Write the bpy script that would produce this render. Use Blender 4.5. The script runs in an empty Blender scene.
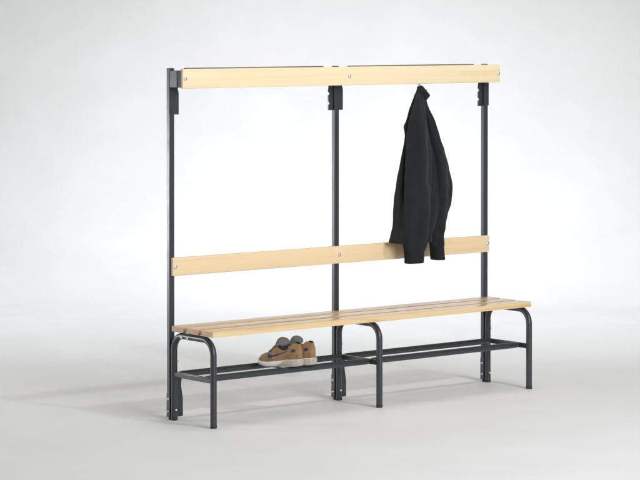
import bpy, bmesh, math, random
from mathutils import Vector, Matrix, noise
random.seed(4)
scene = bpy.context.scene
col = scene.collection
PI = math.pi

# ------------------------------------------------------------------ helpers
def link(o, parent=None):
    col.objects.link(o)
    if parent is not None:
        o.parent = parent
    return o

def empty(name, loc=(0, 0, 0), rz=0.0):
    o = bpy.data.objects.new(name, None)
    o.empty_display_size = .1
    o.location = loc
    o.rotation_euler = (0, 0, rz)
    return link(o)

def tag(o, label, cat, group=None):
    o['label'] = label
    o['category'] = cat
    if group:
        o['group'] = group
    return o

def make(name, bm, mat, parent=None, smooth=True, angle=35, loc=None):
    bmesh.ops.recalc_face_normals(bm, faces=bm.faces[:])
    me = bpy.data.meshes.new(name)
    bm.to_mesh(me)
    bm.free()
    for m in (mat if isinstance(mat, (list, tuple)) else [mat]):
        me.materials.append(m)
    if smooth:
        for p in me.polygons:
            p.use_smooth = True
        if angle is not None:
            me.set_sharp_from_angle(angle=math.radians(angle))
    o = bpy.data.objects.new(name, me)
    if loc is not None:
        o.location = loc
    return link(o, parent)

def box(bm, x0, x1, y0, y1, z0, z1, bev=0.0, seg=2):
    vs = [bm.verts.new(p) for p in ((x0, y0, z0), (x1, y0, z0), (x1, y1, z0), (x0, y1, z0),
                                    (x0, y0, z1), (x1, y0, z1), (x1, y1, z1), (x0, y1, z1))]
    fs = [bm.faces.new([vs[i] for i in q]) for q in
          ((0, 3, 2, 1), (4, 5, 6, 7), (0, 1, 5, 4), (1, 2, 6, 5), (2, 3, 7, 6), (3, 0, 4, 7))]
    if bev > 0:
        es = list({e for f in fs for e in f.edges})
        bmesh.ops.bevel(bm, geom=es, offset=bev, segments=seg, profile=.5, affect='EDGES')
    return bm

def tube(bm, pts, r, n=16, ry=None, cap=True, close_round=False):
    """tube along points; ry = second radius (flattened tube), rr may be list"""
    pts = [Vector(p) for p in pts]
    rings = []
    N = len(pts)
    prev_u = None
    for i, p in enumerate(pts):
        t = (pts[min(i + 1, N - 1)] - pts[max(i - 1, 0)]).normalized()
        if prev_u is None:
            ref = Vector((0, 0, 1)) if abs(t.z) < .9 else Vector((1, 0, 0))
            u = (ref - t * ref.dot(t)).normalized()
        else:
            u = (prev_u - t * prev_u.dot(t)).normalized()
        prev_u = u
        w = t.cross(u)
        ri = r[i] if isinstance(r, (list, tuple)) else r
        rj = ri if ry is None else ry
        rings.append([bm.verts.new(p + u * (ri * math.cos(2 * PI * k / n)) + w * (rj * math.sin(2 * PI * k / n))) for k in range(n)])
    for a, b in zip(rings, rings[1:]):
        for k in range(n):
            bm.faces.new((a[k], a[(k + 1) % n], b[(k + 1) % n], b[k]))
    if cap:
        bm.faces.new(rings[0][::-1])
        bm.faces.new(rings[-1])
    return bm

def arc_path(corners, r, seg=9):
    """polyline with rounded corners"""
    c = [Vector(p) for p in corners]
    out = [c[0]]
    for i in range(1, len(c) - 1):
        d0 = (c[i - 1] - c[i]).normalized()
        d1 = (c[i + 1] - c[i]).normalized()
        ang = d0.angle(d1)
        L = r / math.tan(ang / 2)
        cen = c[i] + (d0 + d1).normalized() * (r / math.sin(ang / 2))
        a = c[i] + d0 * L - cen
        b = c[i] + d1 * L - cen
        th = a.angle(b)
        ax = a.cross(b).normalized()
        for k in range(seg + 1):
            out.append(cen + Matrix.Rotation(th * k / seg, 3, ax) @ a)
    out.append(c[-1])
    return out

def dome(bm, p, axis, r, h, n=14):
    """screw / bolt head: short cylinder with a domed top on point p along axis"""
    ax = Vector(axis).normalized()
    ref = Vector((0, 0, 1)) if abs(ax.z) < .9 else Vector((1, 0, 0))
    u = ax.cross(ref).normalized()
    w = ax.cross(u)
    p = Vector(p)
    prof = [(r, 0), (r, h * .35), (r * .85, h * .75), (r * .5, h), (r * .42, h), (r * .36, h * .62)]
    rings = [[bm.verts.new(p + ax * z + (u * math.cos(2 * PI * k / n) + w * math.sin(2 * PI * k / n)) * rr)
              for k in range(n)] for rr, z in prof]
    for a, b in zip(rings, rings[1:]):
        for k in range(n):
            bm.faces.new((a[k], a[(k + 1) % n], b[(k + 1) % n], b[k]))
    bm.faces.new(rings[0][::-1])
    bm.faces.new(rings[-1])
    return bm

def plate(bm, poly, y0, y1):
    """polygon in XZ extruded along Y"""
    a = [bm.verts.new((x, y0, z)) for x, z in poly]
    b = [bm.verts.new((x, y1, z)) for x, z in poly]
    n = len(poly)
    bm.faces.new(a)
    bm.faces.new(b[::-1])
    for k in range(n):
        bm.faces.new((a[k], b[k], b[(k + 1) % n], a[(k + 1) % n]))
    return bm

# ------------------------------------------------------------------ materials
def new_mat(name):
    m = bpy.data.materials.new(name)
    m.use_nodes = True
    nt = m.node_tree
    b = nt.nodes['Principled BSDF']
    return m, nt, b

def ramp(nt, fac, stops):
    r = nt.nodes.new('ShaderNodeValToRGB')
    e = r.color_ramp.elements
    while len(e) > 1:
        e.remove(e[0])
    e[0].position, e[0].color = stops[0][0], (*stops[0][1], 1)
    for p, c in stops[1:]:
        k = e.new(p)
        k.color = (*c, 1)
    nt.links.new(fac, r.inputs[0])
    return r

def wood(name, base, dark, rough, coat, knots=.25):
    m, nt, b = new_mat(name)
    tc = nt.nodes.new('ShaderNodeTexCoord')
    oi = nt.nodes.new('ShaderNodeObjectInfo')
    mul = nt.nodes.new('ShaderNodeVectorMath'); mul.operation = 'MULTIPLY_ADD'
    comb = nt.nodes.new('ShaderNodeCombineXYZ')
    for i in range(3):
        nt.links.new(oi.outputs['Random'], comb.inputs[i])
    mul.inputs[1].default_value = (37, 19, 23)
    nt.links.new(comb.outputs[0], mul.inputs[0])
    nt.links.new(tc.outputs['Object'], mul.inputs[2])
    # long growth rings
    mp = nt.nodes.new('ShaderNodeMapping')
    mp.inputs['Scale'].default_value = (.7, 38, 38)
    nt.links.new(mul.outputs[0], mp.inputs[0])
    n1 = nt.nodes.new('ShaderNodeTexNoise')
    n1.inputs['Scale'].default_value = 1.0
    n1.inputs['Detail'].default_value = 5
    n1.inputs['Distortion'].default_value = .6
    nt.links.new(mp.outputs[0], n1.inputs['Vector'])
    # fine fibres
    mp2 = nt.nodes.new('ShaderNodeMapping')
    mp2.inputs['Scale'].default_value = (9, 420, 420)
    nt.links.new(mul.outputs[0], mp2.inputs[0])
    n2 = nt.nodes.new('ShaderNodeTexNoise')
    n2.inputs['Scale'].default_value = 1.0
    n2.inputs['Detail'].default_value = 3
    nt.links.new(mp2.outputs[0], n2.inputs['Vector'])
    # lamella blocks (glued strips of slightly different tone)
    mp3 = nt.nodes.new('ShaderNodeMapping')
    mp3.inputs['Scale'].default_value = (1.6, 14, 14)
    nt.links.new(mul.outputs[0], mp3.inputs[0])
    n3 = nt.nodes.new('ShaderNodeTexNoise')
    n3.inputs['Scale'].default_value = 1.0
    n3.inputs['Detail'].default_value = 1
    nt.links.new(mp3.outputs[0], n3.inputs['Vector'])
    s1 = nt.nodes.new('ShaderNodeMath'); s1.operation = 'MULTIPLY_ADD'
    nt.links.new(n2.outputs[0], s1.inputs[0]); s1.inputs[1].default_value = .35
    nt.links.new(n1.outputs[0], s1.inputs[2])
    s2 = nt.nodes.new('ShaderNodeMath'); s2.operation = 'MULTIPLY_ADD'
    nt.links.new(n3.outputs[0], s2.inputs[0]); s2.inputs[1].default_value = .45
    nt.links.new(s1.outputs[0], s2.inputs[2])
    r = ramp(nt, s2.outputs[0], [(.55, tuple(base)), (.95, tuple((a * .7 + d * .3) for a, d in zip(base, dark))), (1.25, tuple(dark))])
    r.color_ramp.elements[2].position = 1.0
    hv = nt.nodes.new('ShaderNodeHueSaturation')
    vr = nt.nodes.new('ShaderNodeMapRange')
    vr.inputs['To Min'].default_value = .96
    vr.inputs['To Max'].default_value = 1.03
    nt.links.new(oi.outputs['Random'], vr.inputs[0])
    nt.links.new(vr.outputs[0], hv.inputs['Value'])
    nt.links.new(r.outputs[0], hv.inputs['Color'])
    nt.links.new(hv.outputs[0], b.inputs['Base Color'])
    b.inputs['Roughness'].default_value = rough
    b.inputs['Coat Weight'].default_value = coat
    b.inputs['Coat Roughness'].default_value = .2
    bp = nt.nodes.new('ShaderNodeBump')
    bp.inputs['Strength'].default_value = .06
    bp.inputs['Distance'].default_value = .002
    nt.links.new(n2.outputs[0], bp.inputs['Height'])
    nt.links.new(bp.outputs[0], b.inputs['Normal'])
    return m

def powder(name, c, rough=.42):
    m, nt, b = new_mat(name)
    tc = nt.nodes.new('ShaderNodeTexCoord')
    n = nt.nodes.new('ShaderNodeTexNoise')
    n.inputs['Scale'].default_value = 900
    n.inputs['Detail'].default_value = 2
    nt.links.new(tc.outputs['Object'], n.inputs['Vector'])
    bp = nt.nodes.new('ShaderNodeBump')
    bp.inputs['Strength'].default_value = .12
    bp.inputs['Distance'].default_value = .0006
    nt.links.new(n.outputs[0], bp.inputs['Height'])
    nt.links.new(bp.outputs[0], b.inputs['Normal'])
    n2 = nt.nodes.new('ShaderNodeTexNoise')
    n2.inputs['Scale'].default_value = 14
    n2.inputs['Detail'].default_value = 6
    nt.links.new(tc.outputs['Object'], n2.inputs['Vector'])
    mr = nt.nodes.new('ShaderNodeMapRange')
    mr.inputs['To Min'].default_value = rough - .07
    mr.inputs['To Max'].default_value = rough + .09
    nt.links.new(n2.outputs[0], mr.inputs[0])
    nt.links.new(mr.outputs[0], b.inputs['Roughness'])
    b.inputs['Base Color'].default_value = (*c, 1)
    return m

def plain(name, c, rough=.5, metal=0, bump=0, scale=300, var=.0, sheen=0):
    m, nt, b = new_mat(name)
    b.inputs['Base Color'].default_value = (*c, 1)
    b.inputs['Roughness'].default_value = rough
    b.inputs['Metallic'].default_value = metal
    tc = nt.nodes.new('ShaderNodeTexCoord')
    n = nt.nodes.new('ShaderNodeTexNoise')
    n.inputs['Scale'].default_value = scale
    n.inputs['Detail'].default_value = 4
    nt.links.new(tc.outputs['Object'], n.inputs['Vector'])
    if bump:
        bp = nt.nodes.new('ShaderNodeBump')
        bp.inputs['Strength'].default_value = bump
        bp.inputs['Distance'].default_value = .001
        nt.links.new(n.outputs[0], bp.inputs['Height'])
        nt.links.new(bp.outputs[0], b.inputs['Normal'])
    if var:
        n3 = nt.nodes.new('ShaderNodeTexNoise')
        n3.inputs['Scale'].default_value = 40
        n3.inputs['Detail'].default_value = 5
        nt.links.new(tc.outputs['Object'], n3.inputs['Vector'])
        r = ramp(nt, n3.outputs[0], [(.3, tuple(x * (1 - var) for x in c)), (.7, tuple(min(1, x * (1 + var)) for x in c))])
        nt.links.new(r.outputs[0], b.inputs['Base Color'])
    if sheen:
        b.inputs['Sheen Weight'].default_value = sheen
        b.inputs['Sheen Roughness'].default_value = .5
    return m

M_top = wood('beech_board', (.79, .65, .425), (.745, .59, .365), .42, .12)
M_back = wood('beech_backrest', (.755, .585, .36), (.70, .52, .305), .42, .12)
M_seat = wood('varnished_pine', (.72, .535, .295), (.58, .395, .19), .38, .62)
M_end = wood('end_grain', (.60, .42, .285), (.49, .33, .21), .65, 0)
M_edge = wood('gap_shade_edge', (.52, .30, .175), (.42, .23, .125), .7, 0)  # slat edges in the gaps, their shade put into the colour
M_steel = powder('anthracite_powder_coat', (.029, .0340, .0385), .33)
M_zinc = plain('zinc_plated', (.72, .73, .74), .28, 1.0, bump=.05)
M_rubber = plain('black_plastic', (.012, .012, .013), .55, bump=.1)
M_rail = plain('bronze_grey_rail', (.11, .10, .092), .45, bump=.05)
M_cloth = plain('black_fleece', (.0052, .0064, .0074), .95, bump=.5, scale=650, var=.22, sheen=.05)
M_rib = plain('black_rib_knit', (.0048, .0053, .006), .95, bump=.5, scale=500, sheen=.03)
M_loop = plain('grey_tape', (.35, .35, .35), .8, bump=.3)
M_suede = plain('tan_suede', (.245, .142, .060), .95, bump=.6, scale=500, var=.2, sheen=.25)
M_suede2 = plain('tan_suede_panel', (.212, .122, .052), .95, bump=.6, scale=500, var=.2, sheen=.25)
M_blue = plain('blue_leather', (.009, .033, .105), .5, bump=.2)
M_navy = plain('dark_navy_lining', (.012, .014, .028), .9, bump=.4)
M_grey = plain('grey_mesh_fabric', (.17, .168, .165), .95, bump=.8, scale=420, var=.15)
M_white = plain('white_rubber', (.62, .61, .59), .5, bump=.08, var=.03)
M_midsole = plain('pale_grey_foam', (.40, .365, .30), .6, bump=.1, var=.05)
M_outsole = plain('grey_rubber_sole', (.35, .34, .33), .7, bump=.1)

# ------------------------------------------------------------------ setting: seamless studio sweep
FW = Vector((math.sin(.6818), math.cos(.6818), 0))
RT = Vector((math.cos(.6818), -math.sin(.6818), 0))
CAM = Vector((-6.921, -9.6391, 1.8618))
def sweep():
    bm = bmesh.new()
    prof = [(-6, 0), (2, 0), (6, 0), (9, 0), (11, 0), (13, 0), (15, 0)]
    R, s0 = 3.2, 16.2
    for k in range(0, 25):
        a = PI / 2 * k / 24
        prof.append((s0 + R * math.sin(a), R - R * math.cos(a)))
    prof += [(s0 + R, z) for z in (4, 5, 6.5, 8)]
    base = CAM.copy(); base.z = 0
    rows = []
    for s, z in prof:
        rows.append([bm.verts.new(base + FW * s + RT * x + Vector((0, 0, z))) for x in [-15 + 1.5 * i for i in range(21)]])
    for a, b in zip(rows, rows[1:]):
        for k in range(len(a) - 1):
            bm.faces.new((a[k], a[k + 1], b[k + 1], b[k]))
    m, nt, b = new_mat('white_studio_sweep')
    tc = nt.nodes.new('ShaderNodeTexCoord')
    n = nt.nodes.new('ShaderNodeTexNoise'); n.inputs['Scale'].default_value = 1.6; n.inputs['Detail'].default_value = 7
    n.inputs['Roughness'].default_value = .65
    nt.links.new(tc.outputs['Object'], n.inputs['Vector'])
    r = ramp(nt, n.outputs[0], [(.3, (.75, .748, .742)), (.7, (.80, .80, .797))])
    nt.links.new(r.outputs[0], b.inputs['Base Color'])
    n2 = nt.nodes.new('ShaderNodeTexNoise'); n2.inputs['Scale'].default_value = 5; n2.inputs['Detail'].default_value = 8
    nt.links.new(tc.outputs['Object'], n2.inputs['Vector'])
    mr = nt.nodes.new('ShaderNodeMapRange'); mr.inputs['To Min'].default_value = .48; mr.inputs['To Max'].default_value = .7
    nt.links.new(n2.outputs[0], mr.inputs[0])
    nt.links.new(mr.outputs[0], b.inputs['Roughness'])
    b.inputs['Specular IOR Level'].default_value = .3
    o = make('studio_floor', bm, m, smooth=True, angle=None)
    # normals up
    me = o.data
    if me.polygons[0].normal.z < 0:
        me.flip_normals()
    o['kind'] = 'structure'
sweep()

# ------------------------------------------------------------------ the bench
L = 1.0
bench = empty('cloakroom_bench')
tag(bench, 'long cloakroom bench of dark steel and pale wood with coat board and shoe rack', 'bench')

PW, PD = .0145, .0115      # half width / depth of the posts
TR = .0152                 # leg tube radius
TZ = .4438 - .0265 - TR    # height of the tube under the seat
FY, RY = -.336, -.0275     # front / rear leg centre
RACK_Z = .217

for i in range(3):
    x = i * L
    bm = bmesh.new()
    box(bm, x - PW, x + PW, -PD, PD, .012, 1.65, .0025)
    post = make('post', bm, M_steel, bench, angle=20)
    # coat board spacer
    bm = bmesh.new()
    box(bm, x - .012, x + .012, -.068, -PD + .001, 1.560, 1.640, .002)
    make('spacer', bm, M_steel, post, angle=20)
    bm = bmesh.new()
    box(bm, x - .009, x + .009, -.0915, -.066, 1.562, 1.638, .0015)
    make('spacer_end', bm, M_rubber, post, angle=20)
    # hanging plates that carry the hook rails
    bm = bmesh.new()
    sides = [s for s in (-1, 1) if not ((i == 0 and s < 0) or (i == 2 and s > 0))]
    for s in sides:
        e = .0455
        if s > 0:
            poly = [(x + PW - .001, 1.432), (x + e, 1.432), (x + e, 1.535), (x + e - .006, 1.552), (x + e, 1.57), (x + .09, 1.60), (x + .09, 1.63), (x + PW - .001, 1.63)]
        else:
            poly = [(x - PW + .001, 1.432), (x - e, 1.432), (x - e, 1.458), (x - e + .007, 1.461), (x - e + .007, 1.471), (x - e, 1.474),
                    (x - e, 1.505), (x - e + .007, 1.508), (x - e + .007, 1.518), (x - e, 1.523), (x - e + .004, 1.552), (x - e, 1.57),
                    (x - .09, 1.60), (x - .09, 1.63), (x - PW + .001, 1.63)]
        plate(bm, poly, -.0035, .0035)
    if i == 0:
        # wrap-round clip at the outer end
        for zz in (1.470, 1.520):
            box(bm, x - PW - .0012, x - PW + .001, -PD + .002, PD - .002, zz - .003, zz + .003, .0004)
    # front strap that closes the plate over the post
    box(bm, x - PW - .003, x + PW + .003, -PD - .003, -PD + .001, 1.434, 1.552, .001)
    make('hanging_plate', bm, M_steel, post, angle=20)
    # foot plate beside the rear leg
    bm = bmesh.new()
    w = [.068, .066, .016][i]
    if w > .03:
        poly = [(x + PW - .001, .010), (x + w, .010), (x + w, .090), (x + w - .002, .105), (x + w - .006, .130), (x + w - .010, .152),
                (x + w - .010, .172), (x + w - .006, .188), (x + w + .002, .203), (x + PW - .001, .203)]
        plate(bm, poly, -.0035, .0035)
    box(bm, x - PW - .0010, x - PW + .001, -PD - .001, PD + .001, .012, .125, .0005)
    make('foot_plate', bm, M_steel, post, angle=20)
    for (px, py, pz, ax, r) in ((x - PW - .0010, -.001, .040, (-1, 0, 0), .0062),
                                (x - PW - .0010, -.001, .098, (-1, 0, 0), .0072)):
        bm = bmesh.new()
        dome(bm, (px, py, pz), ax, r, .006)
        make('bolt', bm, M_zinc, post)
    bm = bmesh.new()
    tube(bm, [(x, 0, 0.0), (x, 0, .003), (x, 0, .014)], [.009, .0105, .0105], 14)
    make('foot_glide', bm, M_rubber, post)

    # inverted U leg frame of round tube
    bm = bmesh.new()
    tube(bm, arc_path([(x, RY, .016), (x, RY, TZ), (x, FY, TZ), (x, FY, .012)], .072, 10), TR, 20)
    frame = make('leg_frame', bm, M_steel, bench)
    for yy in (FY, RY):
        bm = bmesh.new()
        tube(bm, [(x, yy, 0), (x, yy, .002), (x, yy, .013), (x, yy, .016)], [.0135, .0158, .0158, .0150], 18)
        make('foot_cap', bm, M_rubber, frame)
    # side bar carrying the shoe rack, flat-sided tube
    bm = bmesh.new()
    box(bm, x - .0085, x + .0085, FY + TR - .003, RY - TR + .003, RACK_Z - .0125, RACK_Z + .0125, .004)
    make('crossbar', bm, M_steel, frame, angle=20)
    for yy, zz, ax in ((-.105, TZ - .004, (-1, 0, 0)), (-.152, TZ - .004, (-1, 0, 0))):
        bm = bmesh.new()
        dome(bm, (x - TR + .0008, yy, zz), ax, .0075, .007)
        make('bolt', bm, M_zinc, frame)
    bm = bmesh.new()
    dome(bm, (x + .010, RY - .0112, .279), (.65, -.75, 0), .0055, .005)
    make('bolt', bm, M_zinc, frame)
    bm = bmesh.new()
    dome(bm, (x + .001, RY - TR + .0008, .050), (0, -1, 0), .0062, .005)
    make('bolt', bm, M_zinc, frame)

# seat slats
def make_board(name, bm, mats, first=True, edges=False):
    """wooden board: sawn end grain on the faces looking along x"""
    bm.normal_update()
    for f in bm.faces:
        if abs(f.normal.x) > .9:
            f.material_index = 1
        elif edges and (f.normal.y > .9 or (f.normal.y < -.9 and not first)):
            f.material_index = 2       # unvarnished long edge, gap shade painted in as darker red-brown
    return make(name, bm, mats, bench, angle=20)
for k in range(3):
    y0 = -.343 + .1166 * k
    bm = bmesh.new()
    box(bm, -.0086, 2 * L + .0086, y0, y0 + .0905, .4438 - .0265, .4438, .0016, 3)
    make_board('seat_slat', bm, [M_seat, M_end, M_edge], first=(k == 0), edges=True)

# backrest and coat boards
bm = bmesh.new()
box(bm, -.0087, 2 * L + .0087, -.0305, -PD - .0006, .6762, .762, .003, 3)
back = make_board('backrest_board', bm, [M_back, M_end])
bm = bmesh.new()
box(bm, -.0087, 2 * L + .0087, -.1097, -.0915, 1.5563, 1.6472, .003, 3)
coatb = make_board('coat_board', bm, [M_top, M_end])
for i in range(3):
    dx = (.006, 0, -.004)[i]
    for par, y, z in ((back, -.0303, .719), (coatb, -.1095, 1.601)):
        bm = bmesh.new()
        dome(bm, (i * L + dx, y, z), (0, -1, 0), .0095, .0055, 18)
        make('bolt', bm, M_zinc, par)

# hook rails between the posts, behind the coat board
def hook(x, parent):
    """double coat hook bent from round bar, fixed to the back of the coat board"""
    bm = bmesh.new()
    path = [(x, -.0915, 1.625), (x, -.078, 1.622), (x, -.066, 1.606), (x, -.058, 1.590), (x, -.046, 1.584), (x, -.034, 1.590), (x, -.026, 1.604)]
    tube(bm, path, [.004, .004, .004, .004, .004, .0045, .006], 10)
    box(bm, x - .010, x + .010, -.0915, -.0885, 1.585, 1.638, .001)
    return make('hook', bm, M_zinc, parent)
for i in range(2):
    bm = bmesh.new()
    xa, xb = i * L + .080, i * L + L - .078
    tube(bm, [(xa, 0, 1.6400), (xa + .002, 0, 1.6400), (xb - .002, 0, 1.6400), (xb, 0, 1.6400)], [.008, .0105, .0105, .008], 14)
    make('hook_rail', bm, M_rail, bench)
    for hx in ((.22, .5, .78) if i == 0 else (.20, .463, .78)):
        hook(i * L + hx, bench)

# shoe rack rails
for i in range(2):
    xa, xb = i * L + .0085, i * L + L - .0085
    for y in (-.264, -.054):
        bm = bmesh.new()
        tube(bm, [(xa, y, RACK_Z + .001), (xa + .02, y, RACK_Z + .001), (xb - .02, y, RACK_Z + .001), (xb, y, RACK_Z + .001)],
             [.0125, .0152, .0152, .0125], 18)
        make('shoe_rail', bm, M_steel, bench)
# flat cross straps of the rack
for sx in (.47, .57):
    bm = bmesh.new()
    box(bm, sx - .012, sx + .012, -.262, -.053, RACK_Z + .0095, RACK_Z + .0125, .0008)
    make('rack_strap', bm, M_steel, bench, angle=20)

# ------------------------------------------------------------------ the jacket
def loft(secs, yc, n=44, fold=None, dense=6, cap_bottom=True, cap_top=True, ph=0.0, inner=0.0):
    """secs: (z, xc, a, b[, dy]) top to bottom; smooth interpolated loft"""
    S = []
    for k in range(len(secs) - 1):
        p0 = secs[max(k - 1, 0)]; p1 = secs[k]; p2 = secs[k + 1]; p3 = secs[min(k + 2, len(secs) - 1)]
        for j in range(dense):
            t = j / dense
            v = []
            for c in range(len(p1)):
                m1 = (p2[c] - p0[c]) / 2; m2 = (p3[c] - p1[c]) / 2
                if c == 0:
                    v.append(p1[c] + (p2[c] - p1[c]) * t)
                else:
                    v.append((2 * t**3 - 3 * t**2 + 1) * p1[c] + (t**3 - 2 * t**2 + t) * m1 * .8 + (-2 * t**3 + 3 * t**2) * p2[c] + (t**3 - t**2) * m2 * .8)
            S.append(v)
    S.append(list(secs[-1]))
    bm = bmesh.new()
    rings = []
    for v in S:
        z, xc, a, b = v[:4]
        dy = v[4] if len(v) > 4 else 0
        ring = []
        for k in range(n):
            th = 2 * PI * k / n
            f = fold(th, z) if fold else 0
            nz = noise.noise(Vector((math.cos(th) * 1.4 + ph, math.sin(th) * 1.4, z * 7))) * .008
            nz += noise.noise(Vector((math.cos(th) * 3 + ph, math.sin(th) * 3, z * 22 + 5))) * .0034
            g = min(1, a / .05)
            x = xc + a * math.cos(th) + (nz + f) * math.cos(th) * g * .5
            y = yc + dy + b * math.sin(th) + (nz + f) * math.sin(th) * g
            ring.append(bm.verts.new((x, y, z)))
        rings.append(ring)
    for a_, b_ in zip(rings, rings[1:]):
        for k in range(n):
            bm.faces.new((a_[k], a_[(k + 1) % n], b_[(k + 1) % n], b_[k]))
    if cap_top:
        bm.faces.new(rings[0])
    if cap_bottom:
        # turned-in hem: rim folds inwards and up, leaving a hollow opening
        last = rings[-1]
        cen = sum((q.co for q in last), Vector()) / n
        prev = last
        for sc, dz in ((.93, -.0025), (.84, .004), (.74, .05)):
            rg = [bm.verts.new(cen + (q.co - cen) * sc + Vector((0, 0, dz))) for q in last]
            for k in range(n):
                bm.faces.new((prev[k], prev[(k + 1) % n], rg[(k + 1) % n], rg[k]))
            prev = rg
        bm.faces.new(prev)
    return bm

BODY = [(1.5429, 1.46, .0103, .0162), (1.5253, 1.463, .0146, .0210), (1.4971, 1.4610, .0300, .0250), (1.4701, 1.4588, .042, .0300), (1.42, 1.456, .0606, .0387),
        (1.3697, 1.4576, .0799, .0440), (1.3445, 1.4594, .0950, .0480), (1.322, 1.464, .0945, .051), (1.289, 1.4752, .1017, .0540), (1.2083, 1.4816, .1226, .06),
        (1.1026, 1.4768, .1435, .06), (1.0372, 1.472, .1456, .06), (.9372, 1.4584, .1493, .06), (.8522, 1.445, .138, .058),
        (.7929, 1.430, .1406, .055), (.7682, 1.4254, .1445, .055)]
SA = [(1.5100, 1.4400, .0040, .006, .030), (1.4869, 1.4300, .0150, .016, .018), (1.427, 1.4190, .0303, .030, .006), (1.3721, 1.4119, .045, .038, 0.0), (1.2921, 1.4153, .0594, .043, 0.0), (1.2121, 1.4155, .0708, .046, 0.0),
      (1.0773, 1.4111, .0819, .048, 0.0), (.9326, 1.4053, .0825, .048, 0.0), (.7982, 1.3927, .0744, .046, 0.0), (.7433, 1.3907, .0662, .044, 0.0), (.7273, 1.39, .0612, .042, 0.0)]
SA_CUFF = [(.7300, 1.3902, .0585, .040), (.722, 1.39, .0590, .0405), (.70, 1.389, .0560, .039), (.68, 1.388, .0545, .038), (.6655, 1.3877, .0540, .0375)]
SB = [(1.4853, 1.4750, .0040, .006, .02), (1.4453, 1.4829, .0135, .0168, .010), (1.3693, 1.5051, .0217, .030, 0.0), (1.2882, 1.528, .0299, .040, 0.0), (1.2068, 1.5534, .0405, .046, 0.0), (1.1407, 1.5694, .0519, .049, 0.0),
      (1.0697, 1.579, .0596, .050, 0.0), (1.0191, 1.5814, .0600, .050, 0.0), (.9637, 1.5781, .0558, .049, 0.0), (.8935, 1.568, .0471, .047, 0.0), (.8284, 1.5576, .0405, .045, 0.0),
      (.7733, 1.5529, .0363, .043, 0.0), (.7426, 1.5557, .0352, .043, 0.0)]
SB_CUFF = [(.7450, 1.5560, .033, .041), (.735, 1.5566, .0335, .0415), (.71, 1.559, .0325, .042), (.69, 1.560, .032, .042), (.6715, 1.5621, .0318, .042)]

jacket = empty('sweatshirt', (0, 0, 0))
tag(jacket, 'black long sleeved sweatshirt hanging from a hook under the coat board', 'sweatshirt')
def body_fold(th, z):
    k = min(1, max(0, (1.50 - z) / .3))
    return k * (.017 * math.sin(5 * th + 2.0 * math.sin(z * 3)) + .006 * math.sin(11 * th + 4 * z))
def sleeve_fold(th, z):
    w = .0065 * math.sin(4 * th + 7 * z) + .006 * math.sin(3 * th - 10 * z)
    if z < 1.0:      # crumples above the cuff and at the elbow
        w += .0035 * math.sin(z * 95 + 1.6 * math.sin(th * 2)) * max(0, 1 - abs(z - .80) / .12)
    return w + .0025 * math.sin(z * 70 + 2 * math.sin(th)) * max(0, 1 - abs(z - 1.02) / .14)
bd = make('body', loft(BODY, -.105, 64, body_fold, 7, ph=.3), M_cloth, jacket, angle=None)
s1 = make('sleeve', loft(SA, -.148, 40, sleeve_fold, 9, ph=2.3), M_cloth, jacket, angle=None)
make('cuff', loft(SA_CUFF, -.148, 60, lambda th, z: .0012 * math.sin(30 * th), 5, ph=4), M_rib, s1, angle=None)
s2 = make('sleeve', loft(SB, -.128, 40, lambda t, z: sleeve_fold(t + 2, z + .03), 9, ph=6.1), M_cloth, jacket, angle=None)
make('cuff', loft(SB_CUFF, -.128, 60, lambda th, z: .0012 * math.sin(28 * th), 5, ph=7), M_rib, s2, angle=None)
# ribbed waistband
WB = [(.790, 1.4290, .1400, .0545), (.780, 1.4275, .1425, .056), (.772, 1.4255, .1445, .0565), (.7655, 1.4250, .1440, .056)]
make('waistband', loft(WB, -.105, 90, lambda th, z: body_fold(th, z) + .0012 * math.sin(60 * th), 4, ph=.3), M_rib, jacket, angle=None)
# bunched collar at the hook
COL = [(1.5480, 1.4590, .0075, .0080), (1.535, 1.4640, .0135, .0150), (1.519, 1.4740, .0200, .0200), (1.505, 1.4830, .0255, .0220), (1.4965, 1.4880, .0265, .0220),
       (1.488, 1.4860, .0215, .0190), (1.478, 1.4830, .0150, .013)]
make('collar', loft(COL, -.118, 32, lambda th, z: .003 * math.sin(3 * th + 30 * z), 6, ph=9, cap_bottom=True), M_cloth, jacket, angle=None)
# hanging loop over the hook
bm = bmesh.new()
tube(bm, [(1.4560, -.110, 1.538), (1.4545, -.106, 1.552), (1.4570, -.085, 1.572), (1.4630, -.052, 1.592), (1.4690, -.050, 1.592),
          (1.4650, -.085, 1.570), (1.4620, -.104, 1.550), (1.4630, -.108, 1.538)], .0042, 8)
make('hanging_loop', bm, M_loop, jacket, angle=None)
bm = bmesh.new()
box(bm, 1.5920, 1.6025, -.1310, -.1295, .812, .830, .0004)
make('care_label', bm, M_loop, jacket)

# ------------------------------------------------------------------ sneakers (toe towards +x)
LEN = .214
def interp(tab, s):
    for (a, va), (b, vb) in zip(tab, tab[1:]):
        if s <= b:
            t = (s - a) / (b - a)
            t = t * t * (3 - 2 * t)
            return va + (vb - va) * t
    return tab[-1][1]
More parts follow.
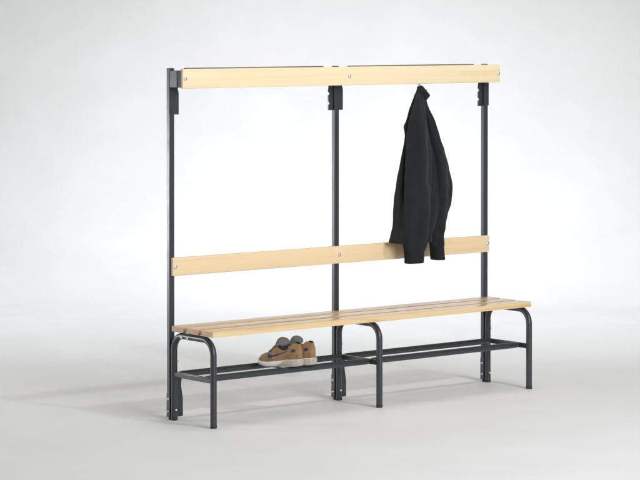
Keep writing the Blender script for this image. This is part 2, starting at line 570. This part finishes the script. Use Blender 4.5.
# s: 0 = heel, 1 = toe
HALF = [(0, .010), (.018, .0195), (.05, .0265), (.18, .0315), (.38, .031), (.55, .0355), (.70, .041), (.82, .041), (.92, .033), (.97, .0225), (1.0, .009)]
TOPZ = [(0, .080), (.06, .108), (.14, .111), (.25, .098), (.38, .092), (.48, .104), (.60, .092), (.72, .069), (.82, .060), (.92, .053), (.97, .042), (1, .026)]
RIM = [(0, .010), (.06, .017), (.2, .024), (.38, .025), (.48, .020), (.55, .016), (.6, .014)]
def solebot(s):
    return .014 * max(0, (s - .72) / .28) ** 2 + .003 * max(0, (.08 - s) / .08)
def soletop(s):
    return interp([(0, .034), (.3, .033), (.5, .027), (.75, .023), (.9, .026), (1, .034)], s)
def side(s, z, extra=0.0):
    """half width of the upper at station s, height z"""
    z0, z1 = soletop(s) - .004, interp(TOPZ, s)
    w = interp(HALF, s)
    t = min(1, max(0, (z - z0) / max(.004, z1 - z0)))
    rim = interp(RIM, s) if s < .6 else w * .0
    if s < .6:
        k = t ** 1.7
        return w * (1 + .05 * math.sin(PI * min(1, t * 1.6))) * (1 - k) + rim * k + extra
    k = math.sqrt(max(0, 1 - t ** 2.3))
    return w * (1 + .04 * math.sin(PI * t)) * k + extra

def xs(s):
    return (s - .5) * LEN
def sole_outline(n=40, grow=.004):
    pts = []
    for k in range(n + 1):
        s = k / n
        s = .5 - .5 * math.cos(PI * s)
        pts.append((s, interp(HALF, s) + grow if 0 < s < 1 else interp(HALF, s)))
    return pts

def upper_mesh():
    bm = bmesh.new()
    rows = []
    NS = 44
    for i in range(NS + 1):
        s = .5 - .5 * math.cos(PI * i / NS)
        z0, z1 = soletop(s) - .004, interp(TOPZ, s)
        row = []
        open_ = .05 < s < .56
        hp = []
        for j in range(11):
            t = j / 10
            z = z0 + (z1 - z0) * (t if s < .56 else math.sin(t * PI / 2))
            hp.append((side(s, z), z))
        if open_:
            r = interp(RIM, s)
            hp += [(r * .93, z1 + .0015), (r * .8, z1 - .003), (r * .72, z1 - .02), (r * .4, max(z0 + .01, .05)), (0, max(z0 + .008, .048))]
        else:
            w = hp[-1][0]
            hp += [(w * .8, z1 + .0006), (w * .6, z1 + .001), (w * .4, z1 + .0013), (w * .2, z1 + .0015), (0, z1 + .0016)]
        full = [(-y, z) for y, z in hp] + [(y, z) for y, z in hp[-2::-1]]
        rows.append([bm.verts.new((xs(s), y, z)) for y, z in full])
    for i, (a, b) in enumerate(zip(rows, rows[1:])):
        s = .5 - .5 * math.cos(PI * (i + .5) / NS)
        for k in range(len(a) - 1):
            f = bm.faces.new((a[k], a[k + 1], b[k + 1], b[k]))
            kk = min(k, len(a) - 2 - k)
            if .045 < s < .56 and kk >= 10:
                f.material_index = 1           # dark lining
    bm.faces.new(rows[0][::-1])
    bm.faces.new(rows[-1])
    bmesh.ops.remove_doubles(bm, verts=bm.verts[:], dist=.00005)
    return bm

def sole_mesh(s0, s1, za, zb, grow, lip=.002):
    """slab following the foot outline between stations s0..s1; za, zb functions of s"""
    bm = bmesh.new()
    N = 30
    prof = []
    for i in range(N + 1):
        u = .5 - .5 * math.cos(PI * i / N)
        s = s0 + (s1 - s0) * u
        w = interp(HALF, s) + grow
        if s in (0, 1):
            w = interp(HALF, s) + grow * .4
        x = xs(s) + (grow if s > .98 else 0) - (grow if s < .02 else 0)
        a, b = za(s), zb(s)
        h = b - a
        pr = [(0, a), (w - lip, a), (w, a + h * .2), (w + .0012, a + h * .5), (w, a + h * .85), (w - lip, b), (0, b)]
        prof.append([bm.verts.new((x, y, z)) for y, z in pr] + [bm.verts.new((x, -y, z)) for y, z in pr[-2:0:-1]])
    m = len(prof[0])
    for a, b in zip(prof, prof[1:]):
        for k in range(m):
            bm.faces.new((a[k], a[(k + 1) % m], b[(k + 1) % m], b[k]))
    bm.faces.new(prof[0][::-1])
    bm.faces.new(prof[-1])
    return bm

def patch(poly, sgn, off=.0016, n=1):
    """flat shape given in (s, z) wrapped on the side of the upper, as thin solid"""
    bm = bmesh.new()
    f = [bm.verts.new((xs(s), sgn * side(s, z, off), z)) for s, z in poly]
    g = [bm.verts.new((xs(s), sgn * side(s, z, -.001), z)) for s, z in poly]
    k = len(poly)
    h = k // 2
    # strip triangulation: poly is lower edge then upper edge reversed
    for i in range(h - 1):
        bm.faces.new((f[i], f[i + 1], f[k - 2 - i], f[k - 1 - i]))
    for i in range(k):
        j = (i + 1) % k
        bm.faces.new((f[i], f[j], g[j], g[i]))
    return bm

def swoosh_poly():
    # hooked tick: rounded front low at the toe side, long tapering tail to the heel
    def bez(p, t):
        q = 1 - t
        return tuple(q**3 * a + 3 * q * q * t * b + 3 * q * t * t * c + t**3 * d for a, b, c, d in zip(*p))
    N = 20
    low = [bez(((.735, .0625), (.755, .028), (.60, .046), (.275, .0745)), i / N) for i in range(N + 1)]
    up = [bez(((.732, .0630), (.695, .046), (.60, .054), (.275, .0755)), i / N) for i in range(N + 1)]
    return low + up[::-1]

def build_sneaker():
    r = empty('sneaker')
    up = make('upper', upper_mesh(), [M_suede, M_navy], r, angle=60)
    # toe cap overlay and heel counter panel
    for sgn in (-1, 1):
        sw = make('side_tick', patch(swoosh_poly(), sgn, .0022), M_blue, up, angle=60)
        lo = [(.19, .068), (.16, .0675), (.13, .068), (.105, .069)]
        hi = [(.105, .080), (.13, .083), (.16, .0825), (.19, .079)]
        make('heel_tab', patch(lo + hi, sgn, .002), M_blue, up, angle=60)
        # collar lining panel, dark, below the rim
        lo = [(.53, .094), (.47, .084), (.40, .077), (.33, .078), (.27, .086)]
        hi = [(.27, .099), (.33, .0945), (.40, .0925), (.47, .1025), (.53, .100)]
        make('collar_panel', patch(lo + hi, sgn, .0018), M_navy, up, angle=60)
        # foxing seam: raised heel counter
        lo = [(.34, .036), (.26, .036), (.18, .036), (.10, .036), (.04, .036)]
        hi = [(.04, .058), (.10, .061), (.18, .060), (.26, .056), (.34, .047)]
        make('heel_counter', patch(lo + hi, sgn, .0012), M_suede2, up, angle=60)
        lo = [(.93, .034), (.86, .029), (.78, .027), (.70, .027), (.62, .029)]
        hi = [(.62, .036), (.70, .041), (.78, .044), (.86, .046), (.93, .044)]
        make('toe_guard', patch(lo + hi, sgn, .0012), M_suede2, up, angle=60)
    # padded tongue sticking up out of the opening
    bm = bmesh.new()
    rows = []
    ctr = [(.56, .090, .018, .010), (.50, .097, .0215, .018), (.46, .103, .023, .022), (.435, .110, .0235, .0235), (.415, .117, .0235, .0235), (.40, .124, .022, .021), (.39, .1305, .0175, .016), (.385, .134, .010, .009)]
    for s, z, wy, wx in ctr:
        rows.append([bm.verts.new((xs(s) + wx * 1.25 * math.cos(2 * PI * k / 20), wy * math.sin(2 * PI * k / 20), z + .35 * wx * math.cos(2 * PI * k / 20))) for k in range(20)])
    for a, b in zip(rows, rows[1:]):
        for k in range(20):
            bm.faces.new((a[k], a[(k + 1) % 20], b[(k + 1) % 20], b[k]))
    bm.faces.new(rows[0][::-1]); bm.faces.new(rows[-1])
    make('tongue', bm, M_grey, r, angle=None)
    # laces across the vamp
    for i in range(5):
        s = .60 + .032 * i
        bm = bmesh.new()
        z1 = interp(TOPZ, s)
        pts = []
        for k in range(9):
            y = -.019 + .038 * k / 8
            pts.append((xs(s) + (.003 if k % 2 else 0), y, z1 + .0035 - 9 * y * y * (1.2 if s > .6 else 1)))
        tube(bm, pts, .0028, 8, .0018)
        make('lace', bm, M_suede2, r, angle=None)
    # soles
    make('sole', sole_mesh(0, 1, lambda s: solebot(s) + .004, lambda s: soletop(s), .003), M_white, r, angle=50)
    make('heel_wedge', sole_mesh(.002, .50, lambda s: solebot(s) + .0055, lambda s: soletop(s) - .0025 - .012 * max(0, (s - .36) / .14), .0050), M_midsole, r, angle=50)
    make('outsole', sole_mesh(0, 1, lambda s: solebot(s), lambda s: solebot(s) + .0045, .0022), M_outsole, r, angle=50)
    return r

RAIL_TOP = RACK_Z + .001 + .0152
sn = build_sneaker()
TOE = Vector((-.55, .835, 0)).normalized()
ANG = math.atan2(TOE.y, TOE.x)
sn.location = (.487, -.215, RAIL_TOP + .001); sn.rotation_euler = (0, math.radians(1.5), ANG)
tag(sn, 'tan suede sneaker with blue side tick, the one fully in view on the shoe rack', 'sneaker', 'pair of tan sneakers')
def copy_tree(o, parent=None):
    c = o.copy(); col.objects.link(c); c.parent = parent
    for ch in list(o.children):
        copy_tree(ch, c)
    return c
sn2 = copy_tree(sn)
sn2.location = (.572, -.213, RAIL_TOP + .001); sn2.rotation_euler = (0, math.radians(1.5), ANG - math.radians(5))
sn2['label'] = 'tan suede sneaker half hidden behind the other one on the shoe rack'

# ------------------------------------------------------------------ lights (studio lamps)
def area(name, loc, target, power, sx, sy=None, shape='RECTANGLE', color=(1, 1, 1)):
    l = bpy.data.lights.new(name, 'AREA')
    l.energy = power
    l.color = color
    l.shape = shape
    l.size = sx
    if sy:
        l.size_y = sy
    o = bpy.data.objects.new(name, l)
    o.location = loc
    d = Vector(target) - Vector(loc)
    o.rotation_euler = d.to_track_quat('-Z', 'Y').to_euler()
    col.objects.link(o)
    return o
ctr = Vector((1, 0, .6))
base = Vector((CAM.x, CAM.y, 0))
wall = base + FW * 19.0
area('key_softbox', (1.45, -5.7, 4.6), ctr, 130, .46, shape='DISK', color=(.87, .96, 1.07))
area('front_softbox', (-.3, -8.5, 3.0), (1, 0, .9), 475, 3.4, 2.4, color=(1, .985, .96))
area('overhead_softbox', (1.5, -.3, 5.2), (1.3, .2, 0), 74, 3.0, 2.2, color=(1, .965, .915))
area('left_strip_softbox', (-2.5, 3.45, .78), (0, 0, .95), 85, .8, .75, color=(.95, .97, 1.0))
bl = area('background_strip', base + FW * 14.5 + Vector((0, 0, 4.2)), base + FW * 17.1, 81, 7.8, .7, color=(.945, .985, 1.03))
bl.data.spread = math.radians(100)

sl = bpy.data.lights.new('background_spot', 'SPOT')
sl.energy = 380
sl.spot_size = math.radians(47)
sl.spot_blend = 1.0
sl.shadow_soft_size = .25
sl.color = (.95, .98, 1.02)
so = bpy.data.objects.new('background_spot', sl)
so.location = base + FW * 13.0 + RT * .5 + Vector((0, 0, 5.0))
tgt = base + FW * 18.6 + RT * .12 + Vector((0, 0, .45))
so.rotation_euler = (tgt - Vector(so.location)).to_track_quat('-Z', 'Y').to_euler()
col.objects.link(so)

w = bpy.data.worlds.new('World')
scene.world = w
w.use_nodes = True
bg = w.node_tree.nodes['Background']
bg.inputs[0].default_value = (1.0, .98, .945, 1)
bg.inputs[1].default_value = .215

# ------------------------------------------------------------------ camera
cam = bpy.data.cameras.new('camera')
cam.sensor_width = 36
cam.lens = 2529.97 / 640 * 36
cam.shift_y = -166.7545 / 640
cam.clip_end = 200
co = bpy.data.objects.new('camera', cam)
co.location = CAM
co.rotation_euler = (PI / 2 - .0199, 0, -.6818)
col.objects.link(co)
scene.camera = co
scene.view_settings.view_transform = 'Standard'
scene.view_settings.look = 'None'
scene.view_settings.exposure = 0
scene.view_settings.gamma = 1
